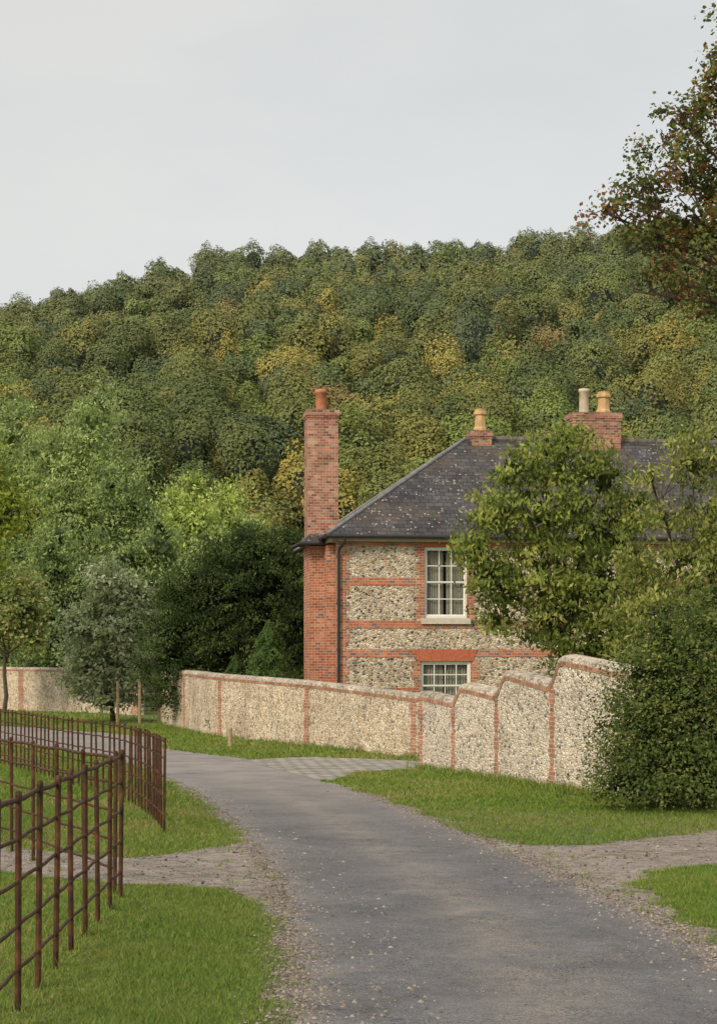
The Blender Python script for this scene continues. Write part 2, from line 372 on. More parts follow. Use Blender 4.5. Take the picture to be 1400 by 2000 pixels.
def fnoise(P, s, seed=0.0):
    x, y = P[:, 0]*s+seed, P[:, 1]*s-seed
    return .5+.25*(np.sin(x*1.7+1.3*np.sin(y*1.1))+np.sin(y*2.3+1.7*np.sin(x*.9+2))*.6+np.sin((x+y)*3.9+np.sin(x*2.7))*.4)

# ------------------------------------------------------------------ grass blades
BV, BC = [], []
def grass(y0, y1, dens, h0, h1, w, xmin=-.24, xmax=.24):
    w0 = (xmax-xmin)*y1+3; n = int(dens*w0*(y1-y0))
    P = np.stack([R.uniform(xmin*y1-1.5, xmax*y1+1.5, n), R.uniform(y0, y1, n)], 1)
    P = P[(P[:, 0] > xmin*P[:, 1]-1) & (P[:, 0] < xmax*P[:, 1]+1)]
    keep = np.ones(len(P), bool)
    edgej = P + R.normal(0, .07, P.shape)
    for q in polys: keep &= ~inside(edgej, q)
    keep &= ~((P[:, 1] > 40) & (P[:, 0] > np.interp(P[:, 1], [40.1, 46.1, 52.5, 57, 65, 80, 95], [1.4, -1.2, -3.9, -5.1, -6.8, -10.9, -25])-.0))
    P = P[keep]; n = len(P)
    pt = fnoise(P, .9); pt2 = fnoise(P, 3.3, 5); pt3 = fnoise(P, .45, 9)
    h = R.uniform(h0, h1, n)*(.6+.8*pt2); az = R.uniform(0, 2*np.pi, n)
    lean = R.uniform(.2, 1.3, n)*h; ld = R.uniform(0, 2*np.pi, n)
    b = np.stack([P[:, 0], P[:, 1], -.01*P[:, 1]], 1)
    s = np.stack([np.cos(az), np.sin(az), 0*az], 1)*(w*R.uniform(.6, 1.4, n)/2)[:, None]
    tip = b+np.stack([np.cos(ld)*lean, np.sin(ld)*lean, h], 1)
    BV.append(np.stack([b-s, b+s, tip], 1))
    g = np.array([.18, .285, .042]); yl = np.array([.35, .37, .1]); dk = np.array([.1, .18, .027]); br = np.array([.4, .32, .17])
    t = np.clip(pt*.9+pt3*.7-.45+R.normal(0, .2, n), 0, 1)[:, None]
    c = g*(1-t)+yl*t*.9; d = (R.random(n) < .26)[:, None]; c = np.where(d, dk*(1-t*.4)+t*.4*g, c)
    d = (R.random(n) < .045+.18*(pt > .74)*(pt3 > .45))[:, None]; c = np.where(d, br, c)
    BC.append(c*R.uniform(.82, 1.22, n)[:, None])
grass(9, 13, 5600, .015, .038, .0065)
grass(13, 18, 3800, .018, .044, .0085)
grass(18, 26, 2000, .02, .052, .012)
grass(26, 38, 800, .025, .06, .02)
grass(38, 70, 240, .04, .09, .035)
grass(70, 100, 60, .06, .14, .06, -.24, -.08)
def tufts(pts, per, h, w, spread):
    for (x, y) in pts:
        n = per; P = np.array([x, y])+R.normal(0, spread, (n, 2))
        b = np.stack([P[:, 0], P[:, 1], -.01*P[:, 1]], 1); a = R.uniform(0, 6.28, n)
        s = np.stack([np.cos(a), np.sin(a), 0*a], 1)*w/2
        hh = h*R.uniform(.4, 1.2, n); dl = R.normal(0, .35, (n, 2))*hh[:, None]
        tip = b+np.c_[dl, hh]; BV.append(np.stack([b-s, b+s, tip], 1))
        BC.append(np.array([.16, .25, .055])*R.uniform(.6, 1.6, (n, 1))*np.array([1.0+.4*R.random(), 1, 1]))
for E, off in ((Le, -.25), (Re, .3)):
    e_ = [p for p in E if 9 < p[1] < 30]
    tufts([(p[0]+off+random.gauss(0, .15), p[1]+random.uniform(-.3, .3)) for p in random.choices(e_, k=150)], 12, .05, .009, .035)

# ------------------------------------------------------------------ garden walls
SC0, SC1, CT = -.195, -.115, .105
def garden_wall(name, label, path, piers, flintm, th=.36, sharp=False):
    """path: (x, y, top z)"""
    pts = [Vector(p) for p in path] if sharp else catmull(path, .5)
    A = resample(pts, int(sum((Vector(pts[i+1][:2])-Vector(pts[i][:2])).length for i in range(len(pts)-1))/.11)) if not sharp else None
    if sharp:
        out = []
        for a, b in zip(pts[:-1], pts[1:]):
            n = max(1, int((b-a).length/.05))
            for k in range(n): out.append(a.lerp(b, k/n))
        out.append(pts[-1]); A = np.array([tuple(p) for p in out])
        for _ in range(2): A[1:-1, 2] = (A[:-2, 2]+2*A[1:-1, 2]+A[2:, 2])/4
    n = len(A); d = np.gradient(A[:, :2], axis=0); d = d/np.linalg.norm(d, axis=1, keepdims=True)
    nr = np.stack([-d[:, 1], d[:, 0]], 1)
    s = np.r_[0, np.cumsum(np.linalg.norm(np.diff(A[:, :2], axis=0), axis=1))]
    o = thing(name, label, 'wall', (A[0, 0], A[0, 1], gz(A[0, 1])))
    inv = Vector(o.location)
    def P(i, off, z): return (A[i, 0]+nr[i, 0]*off-inv.x, A[i, 1]+nr[i, 1]*off-inv.y, z-inv.z)
    def sweep(nm, half, zlo, zhi, mat):
        m = MB()
        for i in range(n-1):
            for sg in (-1, 1):
                m.face([P(i, sg*half, zlo(i)), P(i+1, sg*half, zlo(i+1)), P(i+1, sg*half, zhi(i+1)), P(i, sg*half, zhi(i))],
                       [(s[i], zlo(i)), (s[i+1], zlo(i+1)), (s[i+1], zhi(i+1)), (s[i], zhi(i))])
            for z in (zlo, zhi):
                m.face([P(i, -half, z(i)), P(i+1, -half, z(i+1)), P(i+1, half, z(i+1)), P(i, half, z(i))], [(s[i], 0), (s[i+1], 0), (s[i+1], th), (s[i], th)])
        for i in (0, n-1): m.face([P(i, -half, zlo(i)), P(i, half, zlo(i)), P(i, half, zhi(i)), P(i, -half, zhi(i))], [(0, zlo(i)), (2*half, zlo(i)), (2*half, zhi(i)), (0, zhi(i))])
        return m.build(nm, mat, o)
    H = lambda dz: (lambda i: A[i, 2]+dz)
    G = lambda i: gz(A[i, 1])-.15
    sweep('flint_facing', th/2, G, H(SC0), flintm)
    m = MB(); half = th/2+.018
    for i in range(n-1):
        for sg in (-1, 1):
            m.face([P(i, sg*half, A[i, 2]+SC0), P(i+1, sg*half, A[i+1, 2]+SC0), P(i+1, sg*half, A[i+1, 2]+SC1), P(i, sg*half, A[i, 2]+SC1)], [(s[i], 0.0), (s[i+1], 0.0), (s[i+1], .085), (s[i], .085)])
        m.face([P(i, -half, A[i, 2]+SC0), P(i+1, -half, A[i+1, 2]+SC0), P(i+1, half, A[i+1, 2]+SC0), P(i, half, A[i, 2]+SC0)], [(s[i], 0), (s[i+1], 0), (s[i+1], th), (s[i], th)])
    for i in (0, n-1): m.face([P(i, -half, A[i, 2]+SC0), P(i, half, A[i, 2]+SC0), P(i, half, A[i, 2]+SC1), P(i, -half, A[i, 2]+SC1)], [(0, 0), (.4, 0), (.4, .1), (0, .1)])
    m.build('brick_string_course', brick_wall, o)
    m = MB(); kk = 9; hw = th/2+.025
    def cp(i, k):
        t = math.pi*k/(kk-1); off = -math.cos(t)*hw; z = A[i, 2]+SC1-.004+max(0, math.sin(t))**.5*CT
        j = mnoise.noise(Vector((A[i, 0]*6, A[i, 1]*6, k*1.1)))*.008+mnoise.noise(Vector((A[i, 0]*13, A[i, 1]*13, k*2.1)))*.009
        return P(i, off*(1+j), z+j)
    for i in range(n-1):
        for k in range(kk-1): m.face([cp(i, k), cp(i+1, k), cp(i+1, k+1), cp(i, k+1)])
        m.face([cp(i, 0), cp(i+1, 0), cp(i+1, kk-1), cp(i, kk-1)])
    for i in (0, n-1): m.face([cp(i, k) for k in range(kk)])
    m.build('coping', cope_mat, o)
    for (sp, w) in piers:
        i = int(np.argmin(abs(s-sp))); m = MB(); x0 = A[i]; half = th/2+.012
        dv, nv = d[i], nr[i]
        z0, z1 = gz(x0[1])-.15, x0[2]+SC0+.001
        zz = z0; alt = 0
        while zz < z1:
            ze = min(zz+.225, z1); ww = w/2+(.03 if alt else -.012); alt ^= 1
            c = [(x0[0]+dv[0]*a+nv[0]*b-inv.x, x0[1]+dv[1]*a+nv[1]*b-inv.y) for a, b in ((-ww, -half), (ww, -half), (ww, half), (-ww, half))]
            lens = [0, 2*ww, 2*ww+2*half, 4*ww+2*half, 4*ww+4*half]
            for k in range(4):
                p, q = c[k], c[(k+1) % 4]
                m.face([(p[0], p[1], zz-inv.z), (q[0], q[1], zz-inv.z), (q[0], q[1], ze-inv.z), (p[0], p[1], ze-inv.z)], [(lens[k], zz), (lens[k+1], zz), (lens[k+1], ze), (lens[k], ze)])
            m.face([(p[0], p[1], ze-inv.z) for p in c], [(0, 0)]*4); zz = ze
        m.build('brick_pier', brick_wall, o, merge=False)
    return A, s
A1, s1 = garden_wall('garden_wall', 'long curving flint garden wall with brick piers and rounded coping',
    [(1.47, 39.6, 1.06), (-1.186, 46.1, 1.25), (-3.9, 52.5, 1.35), (-5.3, 57.5, 1.40), (-6.6, 63, 1.37), (-7.2, 68, 1.34), (-7.0, 74, 1.3)],
    [(.17, .26), (6.9, .3), (13.9, .3), (19.9, .28)], wall_flint)
def sl(y): return 1.386+2.51*(35.9-y)/8.05
segs = [(35.9, 1.21), (34.15, 1.11), (33.98, 1.14), (33.84, 1.27), (33.7, 1.39), (33.52, 1.41), (32.05, 1.3), (31.88, 1.34), (31.74, 1.5), (31.6, 1.65), (31.42, 1.67),
        (29.75, 1.5), (29.58, 1.56), (29.44, 1.74), (29.3, 1.92), (29.12, 1.94), (27.5, 1.8), (25.4, 1.62)]
A2, s2 = garden_wall('garden_wall', 'pale flint wall stepping up in four swept stages beside the grass verge',
    [(sl(y), y, z) for y, z in segs], [(.1, .16), (1.97, .13), (4.17, .13), (6.62, .14)], wall_flint2, sharp=True)
A3, s3 = garden_wall('garden_wall', 'distant flint wall with brick pier behind the lane',
    [(-9.6, 79.0, 1.25), (-17.5, 87.5, 1.28), (-26, 95, 1.3), (-38, 104, 1.3)], [(.2, .35), (9.5, .4), (16, .4)], wall_flint)
for A in (A1, A2, A3):
    idx = R.integers(0, len(A), 260 if A is not A3 else 60)
    tufts([(A[i, 0]+(-.25 if A is not A1 else -.15)+R.normal(0, .05), A[i, 1]-.25+R.normal(0, .05)) for i in idx], 14, .16, .02, .07)

# ------------------------------------------------------------------ estate fences
pm = MB()
pm.tube([(0, 0, -.1), (0, 0, 1.19), (0, 0, 1.215), (0, 0, 1.235), (0, 0, 1.242)], [.019, .0185, .021, .017, .006], 8)
pm.box(-.006, .006, -.03, .03, -.1, .12)
post_proto = pm.build('post', rust_m); post_mesh = post_proto.data; bpy.data.objects.remove(post_proto)
def fence(label, path, spacing, hs=1.0, sx=1):
    C = catmull([(x, y, 0) for x, y in path], .25)
    n = max(2, int(sum((C[i+1]-C[i]).length for i in range(len(C)-1))/spacing)+1)
    Q = resample(C, n); o = thing('estate_fence', label, 'fence', (Q[0, 0], Q[0, 1], gz(Q[0, 1])), group='rusty estate railings')
    L = o.location
    for q in Q:
        p = bpy.data.objects.new('post', post_mesh); p.location = (q[0]-L.x, q[1]-L.y, gz(q[1])-L.z)
        p.rotation_euler = (random.gauss(0, .012), random.gauss(0, .012), random.random()*.3); p.scale = (sx, sx, hs*random.uniform(.99, 1.01)); link(p, o)
        tufts([(q[0], q[1])], 30, .1, .007 if q[1] < 20 else .014, .05)
    for k, hgt in enumerate((1.19, .97, .73, .48, .23)):
        m = MB(); D = resample(C, n*3)
        m.tube([(q[0]-L.x, q[1]-L.y, gz(q[1])-L.z+hgt*hs+.006*math.sin(i*1.3+k)) for i, q in enumerate(D)], .016 if k == 0 else .0118, 6)
        m.build('rail', rust_m, o, smooth=True)
fence('rusty iron estate railing with five rails beside the near grass', [(-1.9, 7.4), (-1.95, 10.3), (-2.0, 13), (-2.03, 15.3)], .68, 1.02)
fence('rusty iron railing running back from the gateway post', [(-2.12, 15.6), (-3.0, 17.6), (-4.2, 20.2), (-6, 22.6)], .95, 1.0)
fence('curving rusty iron railing round the paddock beside the lane', [(-2.33, 21.5), (-2.88, 24.3), (-3.69, 27.5), (-5.05, 31), (-7.46, 37.3), (-10.8, 44.5), (-15, 51)], .42, .93, .9)
soup_g = soup('grass', np.concatenate(BV), np.concatenate(BC), grass_m); struct(soup_g, 'stuff'); soup_g['label'] = 'rough mown grass on the verges'

# loose stones
def stones(n, region, s0, s1):
    P = region(n); sz = s0+(s1-s0)*R.random(len(P))**5
    o = np.array([[1, 0, 0], [0, 1, 0], [-1, 0, 0], [0, -1, 0], [0, 0, .7], [0, 0, -.5]], float)
    F = [(0, 1, 4), (1, 2, 4), (2, 3, 4), (3, 0, 4), (1, 0, 5), (2, 1, 5), (3, 2, 5), (0, 3, 5)]
    V = o[None]*R.uniform(.6, 1.3, (len(P), 6, 3))*sz[:, None, None]
    a = R.uniform(0, 6.28, len(P)); c, s_ = np.cos(a)[:, None], np.sin(a)[:, None]
    V = np.stack([V[..., 0]*c-V[..., 1]*s_, V[..., 0]*s_+V[..., 1]*c, V[..., 2]], -1)
    V += np.stack([P[:, 0], P[:, 1], -.01*P[:, 1]+.012], 1)[:, None]
    pal = np.array([[.29, .25, .22], [.23, .195, .165], [.14, .12, .105], [.36, .32, .285], [.24, .19, .15], [.1, .09, .085], [.26, .23, .205]])
    cc = pal[R.integers(0, 7, len(P))]*R.uniform(.8, 1.2, (len(P), 1))
    return V[:, F].reshape(-1, 3, 3), np.repeat(cc, 8, axis=0)
def reg_poly(poly, ymax):
    def f(n):
        P = np.stack([R.uniform(poly[:, 0].min(), poly[:, 0].max(), n), 9+(ymax-9)*R.random(n)**1.4], 1)
        return P[inside(P, poly) & (abs(P[:, 0]) < .23*P[:, 1]+.3)]
    return f
def reg_edge(E, ymax, sd, off):
    e = np.array([tuple(p) for p in E]); e = e[(e[:, 1] > 8.5) & (e[:, 1] < ymax)]
    def f(n):
        w = 1/e[:, 1]**1.2; i = R.choice(len(e), n, p=w/w.sum())
        return e[i]+np.stack([R.normal(off, sd, n), R.uniform(-.25, .25, n)], 1)
    return f
def reg_mid(n):
    l = np.array([tuple(p) for p in Le]); r = np.array([tuple(p) for p in Re]); k = (l[:, 1] > 8.5) & (l[:, 1] < 30); l, r = l[k], r[k]
    i = R.integers(0, len(l), n); t = np.clip(R.normal(.55, .15, n), .02, .98)[:, None]
    P = l[i]*(1-t)+r[i]*t+R.uniform(-.2, .2, (n, 2)); return P[fnoise(P, 1.3, 2) > .5]
SV, SC = zip(stones(30000, reg_poly(polys[1] , 30), .003, .024), stones(30000, reg_poly(polys[2], 30), .003, .024),
             stones(15000, reg_edge(Le, 30, .11, -.05), .003, .016), stones(16000, reg_edge(Re, 30, .13, .05), .003, .018), stones(26000, reg_mid, .0018, .007))
st = soup('gravel', np.concatenate(SV), np.concatenate(SC), stone_m); struct(st, 'stuff'); st['label'] = 'loose flint gravel along the lane edges'

# ------------------------------------------------------------------ house
TH = math.radians(8)
house = thing('brick_house', 'red brick and flint house with hipped slate roof and tall chimney', 'house', (-.57, 50, 0), TH)
Lh, Dh = 19.0, 7.8; ZT = 5.14; ZB = -.9
wins = [(2.44, 3.66, 2.92, 4.93), (2.33, 3.77, .3, 1.72)]
ub = sorted({0, Lh} | {w[0] for w in wins} | {w[1] for w in wins}); zb = sorted({ZB, ZT} | {w[2] for w in wins} | {w[3] for w in wins})
m = MB()
for a, b in zip(ub[:-1], ub[1:]):
    for c, d_ in zip(zb[:-1], zb[1:]):
        if any(w[0] <= a and b <= w[1] and w[2] <= c and d_ <= w[3] for w in wins): continue
        m.box(a, b, 0, .3, c, d_, 0)
m.box(0.001, .3, .3, Dh, ZB, ZT, 1); m.box(Lh-.3, Lh-.001, .3, Dh, ZB, ZT, 1); m.box(.3, Lh-.3, Dh-.3, Dh, ZB, ZT, 1)
for (z0, z1) in ((3.83, 4.06), (2.63, 2.86), (1.83, 2.05), (4.93, 5.138), (.75, .97)):
    cuts = [w for w in wins if w[2] < z1 and w[3] > z0]; u = 0.01
    for w in cuts: m.box(u, w[0], -.010, .1, z0, z1, 2); u = w[1]
    m.box(u, Lh-.01, -.010, .1, z0, z1, 2)
def quoin(u0, u1, z0, z1, fixed_left, wa, wb):
    z = z0; k = 0
    while z < z1-.01:
        ze = min(z+.225, z1); w = wa if k % 2 else wb; k += 1
        if fixed_left: m.box(u0, u0+w, -.014, .12, z, ze, 1)
        else: m.box(u1-w, u1, -.014, .12, z, ze, 1)
        z = ze
quoin(-.014, 0, ZB, ZT, True, .24, .33)
for w in wins:
    z1 = w[3]
    quoin(0, w[0]-.0, w[2], z1, False, .16, .25); quoin(w[1], 0, w[2], z1, True, .16, .25)
wall = m.build('wall', [house_flint, brick, brick_band], house, merge=False)
for w in wins:
    m = MB(); sp = .12; z0 = w[3]; z1 = z0+(.205 if w[3] > 4 else .32); y = -.03
    a0, a1, b0, b1 = w[0]-.06, w[1]+.06, w[0]-.06-sp, w[1]+.06+sp
    m.face([(a0, y, z0), (a1, y, z0), (b1, y, z1), (b0, y, z1)]); m.face([(a0, .12, z0), (a1, .12, z0), (a1, y, z0), (a0, y, z0)])
    m.face([(b0, y, z1), (b1, y, z1), (b1, .12, z1), (b0, .12, z1)]); m.face([(a0, y, z0), (b0, y, z1), (b0, .12, z1), (a0, .12, z0)]); m.face([(a1, y, z0), (b1, y, z1), (b1, .12, z1), (a1, .12, z0)])
    m.build('flat_arch', arch_red, house)
def window(w, cols, rows, label):
    u0, u1, z0, z1 = w; o = bpy.data.objects.new('window', None); o.location = (u0, 0, z0); link(o, house); o['label'] = label
    W, Hh = u1-u0, z1-z0; f = MB(); y0, y1 = .05, .13
    f.box(0, .055, y0, y1, 0, Hh); f.box(W-.055, W, y0, y1, 0, Hh); f.box(.055, W-.055, y0, y1, Hh-.06, Hh); f.box(.055, W-.055, y0, y1, 0, .07)
    for (a, b, yy) in ((Hh/2, Hh-.06, .075), (.07, Hh/2+.02, .1)):
        f.box(.055, .09, yy, yy+.03, a, b); f.box(W-.09, W-.055, yy, yy+.03, a, b); f.box(.09, W-.09, yy, yy+.03, a, a+.04); f.box(.09, W-.09, yy, yy+.03, b-.04, b)
        iw = W-.18
        for k in range(1, cols): f.box(.09+iw*k/cols-.013, .09+iw*k/cols+.013, yy+.003, yy+.026, a+.04, b-.04)
        for k in range(1, rows//2): zc = a+.04+(b-a-.08)*k/(rows//2); f.box(.09, W-.09, yy+.005, yy+.024, zc-.013, zc+.013)
    f.build('frame', white_paint, o, merge=False)
    g = MB(); g.face([(.09, .09, Hh/2+.02), (W-.09, .09, Hh/2+.02), (W-.09, .09, Hh-.08), (.09, .09, Hh-.08)]); g.face([(.09, .115, .09), (W-.09, .115, .09), (W-.09, .115, Hh/2), (.09, .115, Hh/2)])
    g.build('glass', glass_m, o, merge=False)
    s_ = MB(); s_.box(-.09, W+.09, -.09, .14, -.16, -.0); s_.build('sill', stone_sill, o)
    for (a, b) in ((-.02, W*.47), (W*.54, W+.02)):
        c = MB(); nn = 40; prev = None
        for k in range(nn+1):
            x = a+(b-a)*k/nn; yy = .24+.03*math.sin(k*1.35)+.012*math.sin(k*.6)
            if prev: c.face([(prev[0], prev[1], -.1), (x, yy, -.1), (x, yy, Hh+.1), (prev[0], prev[1], Hh+.1)])
            prev = (x, yy)
        c.build('curtain', curtain_m, o, smooth=True)
window(wins[0], 3, 4, 'white sash window with drawn curtains and stone sill')
window(wins[1], 4, 4, 'wide white sash window behind the garden wall')
# roof
e = .36; RZ = 8.45; EZ = 5.22; hr = 4.75
c00, c10, c11, c01 = (-e, -e, EZ), (Lh+e, -e, EZ), (Lh+e, Dh+e, EZ), (-e, Dh+e, EZ)
r0, r1 = (hr-.35, Dh/2, RZ), (Lh-hr+.35, Dh/2, RZ)
m = MB()
def rf(pts):
    p = [Vector(q) for q in pts]; ax = (p[1]-p[0]).normalized(); nn = ax.cross(p[2]-p[0]).normalized(); ay = nn.cross(ax)
    m.face(pts, [((q-p[0]).dot(ax), (q-p[0]).dot(ay)) for q in p])
rf([c00, c10, r1, r0]); rf([c01, c00, r0]); rf([c11, c01, r0, r1]); rf([c10, c11, r1])
for a, b in ((c00, c10), (c10, c11), (c11, c01), (c01, c00)):
    m.face([(a[0], a[1], EZ-.04), (b[0], b[1], EZ-.04), b, a])
m.face([(q[0], q[1], EZ-.04) for q in (c00, c10, c11, c01)])
for q in (((-.92, .85, 5.06), (-.3, .85, 5.06), (-.3, 1.25, 5.34), (-.66, 1.25, 5.34)), ((-.92, 2.9, 5.06), (-.92, .85, 5.06), (-.66, 1.25, 5.34), (-.66, 2.6, 5.34))): rf(q)
m.face([(-.92, .85, 5.058), (-.3, .85, 5.058), (-.3, 2.9, 5.058), (-.92, 2.9, 5.058)])
roof = m.build('roof', slate_m, house, merge=False)
for a, b in ((c00, r0), (c01, r0), (c10, r1), (c11, r1)):
    m = MB(); a2 = Vector(a)+Vector((0, 0, .02)); b2 = Vector(b)+Vector((0, 0, .02)); m.tube([a2.lerp(b2, k/12) for k in range(13)], .055, 8)
    m.build('hip_flashing', lead, roof)
m = MB(); x = r0[0]
while x < r1[0]:
    m.tube([(x, Dh/2, RZ+.0), (min(x+.44, r1[0]), Dh/2, RZ+.0)], .1+.006*random.random(), 8); x += .45
m.build('ridge_tiles', simple('ridge clay', (.16, .14, .13), .9, 7, .5), roof)
m = MB(); m.box(-.2, Lh+.2, -.22, 0-.016, 5.06, 5.175); m.box(-.22, -.003, -.22, Dh+.2, 5.06, 5.175)
m.build('soffit_board', cream, house)
m = MB(); m.tube([(-e-.02, -e-.05, 5.185), (Lh+e, -e-.05, 5.185)], .055, 10); m.tube([(-e-.05, -e-.02, 5.185), (-e-.05, .9, 5.185)], .055, 10); m.tube([(-e-.05, 2.9, 5.185), (-e-.05, Dh+e, 5.185)], .055, 10)
m.tube([(-.3, .8, 5.05), (-.97, .8, 5.05), (-.97, 2.9, 5.05)], .045, 8)
m.build('gutter', black_iron, house, smooth=False)
m = MB(); m.tube([(.12, -e-.05, 5.15), (.12, -e-.04, 5.02), (.03, -.16, 4.86), (.0, -.09, 4.7), (.0, -.09, 2), (.0, -.09, -.5)], .042, 10)
for z in (4.6, 3.3, 2.0, .8): m.tube([(.0, -.09, z), (.0, -.09, z+.07)], .055, 10)
m.build('downpipe', black_iron, house)
def chimney(u0, u1, v0, v1, z0, z1, pots, label=None):
    o = bpy.data.objects.new('chimney', None); o.location = ((u0+u1)/2, (v0+v1)/2, z0); link(o, house); L = o.location
    if label: o['label'] = label
    m = MB(); B = lambda a, b, c, d, e_, f: m.box(a-L.x, b-L.x, c-L.y, d-L.y, e_-L.z, f-L.z, 0)
    B(u0, u1, v0, v1, z0, z1-.22)
    B(u0-.02, u1+.02, v0-.02, v1+.02, z1-.22, z1-.15); B(u0-.04, u1+.04, v0-.04, v1+.04, z1-.15, z1-.0)
    m.build('stack', brick_pink, o, merge=False)
    m = MB()
    for k in range(26):
        a = random.uniform(u0+.02, u1-.1); b = random.uniform(v0+.02, v1-.1); h = random.uniform(.01, .05)
        m.box(a-L.x, a+random.uniform(.08, .2)-L.x, b-L.y, b+random.uniform(.08, .2)-L.y, z1-.01-L.z, z1+h-L.z)
    m.box(u0-.02-L.x, u1+.02-L.x, v0-.02-L.y, v1+.02-L.y, z1+.001-L.z, z1+.022-L.z)
    m.build('flaunching', mortar_m, o)
    for (pu, pv, h, r, kind) in pots:
        m = MB(); z = z1+.02-L.z; x, y = pu-L.x, pv-L.y
        if kind == 'round': m.lathe(x, y, [(r*.95, z), (r*.95, z+h*.82), (r*1.1, z+h*.84), (r*1.1, z+h*.95), (r, z+h), (r*.8, z+h), (r*.8, z+h*.6)], 18)
        elif kind == 'plain': m.lathe(x, y, [(r*1.0, z), (r*.92, z+h*.86), (r*1.08, z+h*.88), (r*1.08, z+h), (r*.8, z+h), (r*.8, z+h*.6)], 18)
        else: m.lathe(x, y, [(r*1.25, z), (r*1.2, z+h*.14), (r*1.02, z+h*.2), (r*.9, z+h*.7), (r*1.2, z+h*.76), (r*1.2, z+h*.86), (r*1.0, z+h*.9), (r*1.05, z+h), (r*.75, z+h), (r*.75, z+h*.6)], 8)
        m.build('chimney_pot', {'round': terracotta, 'plain': paleclay, 'oct': buffclay}[kind], o, smooth=(kind != 'oct'), merge=True)
chimney(-.7, .18, 1.35, 2.2, 5.0, 8.9, [(-.26, 1.8, .62, .165, 'round')], label='tall red brick chimney with one terracotta pot')
m = MB(); m.box(-.64, -.002, 1.25, 2.9, ZB, 5.0); m.box(-.24, -.003, .62, 1.25, ZB, 5.0)
m.build('chimney_breast', brick, house, merge=False)
chimney(4.55, 5.15, Dh/2-.3, Dh/2+.3, 8.0, 8.66, [(4.86, Dh/2, .68, .17, 'oct')], label='low ridge chimney with a buff octagonal pot')
chimney(7.65, 9.15, Dh/2-.4, Dh/2+.4, 8.0, 9.26, [(8.1, Dh/2, .76, .155, 'plain'), (8.72, Dh/2, .68, .19, 'oct')], label='wide brick chimney with two clay pots')

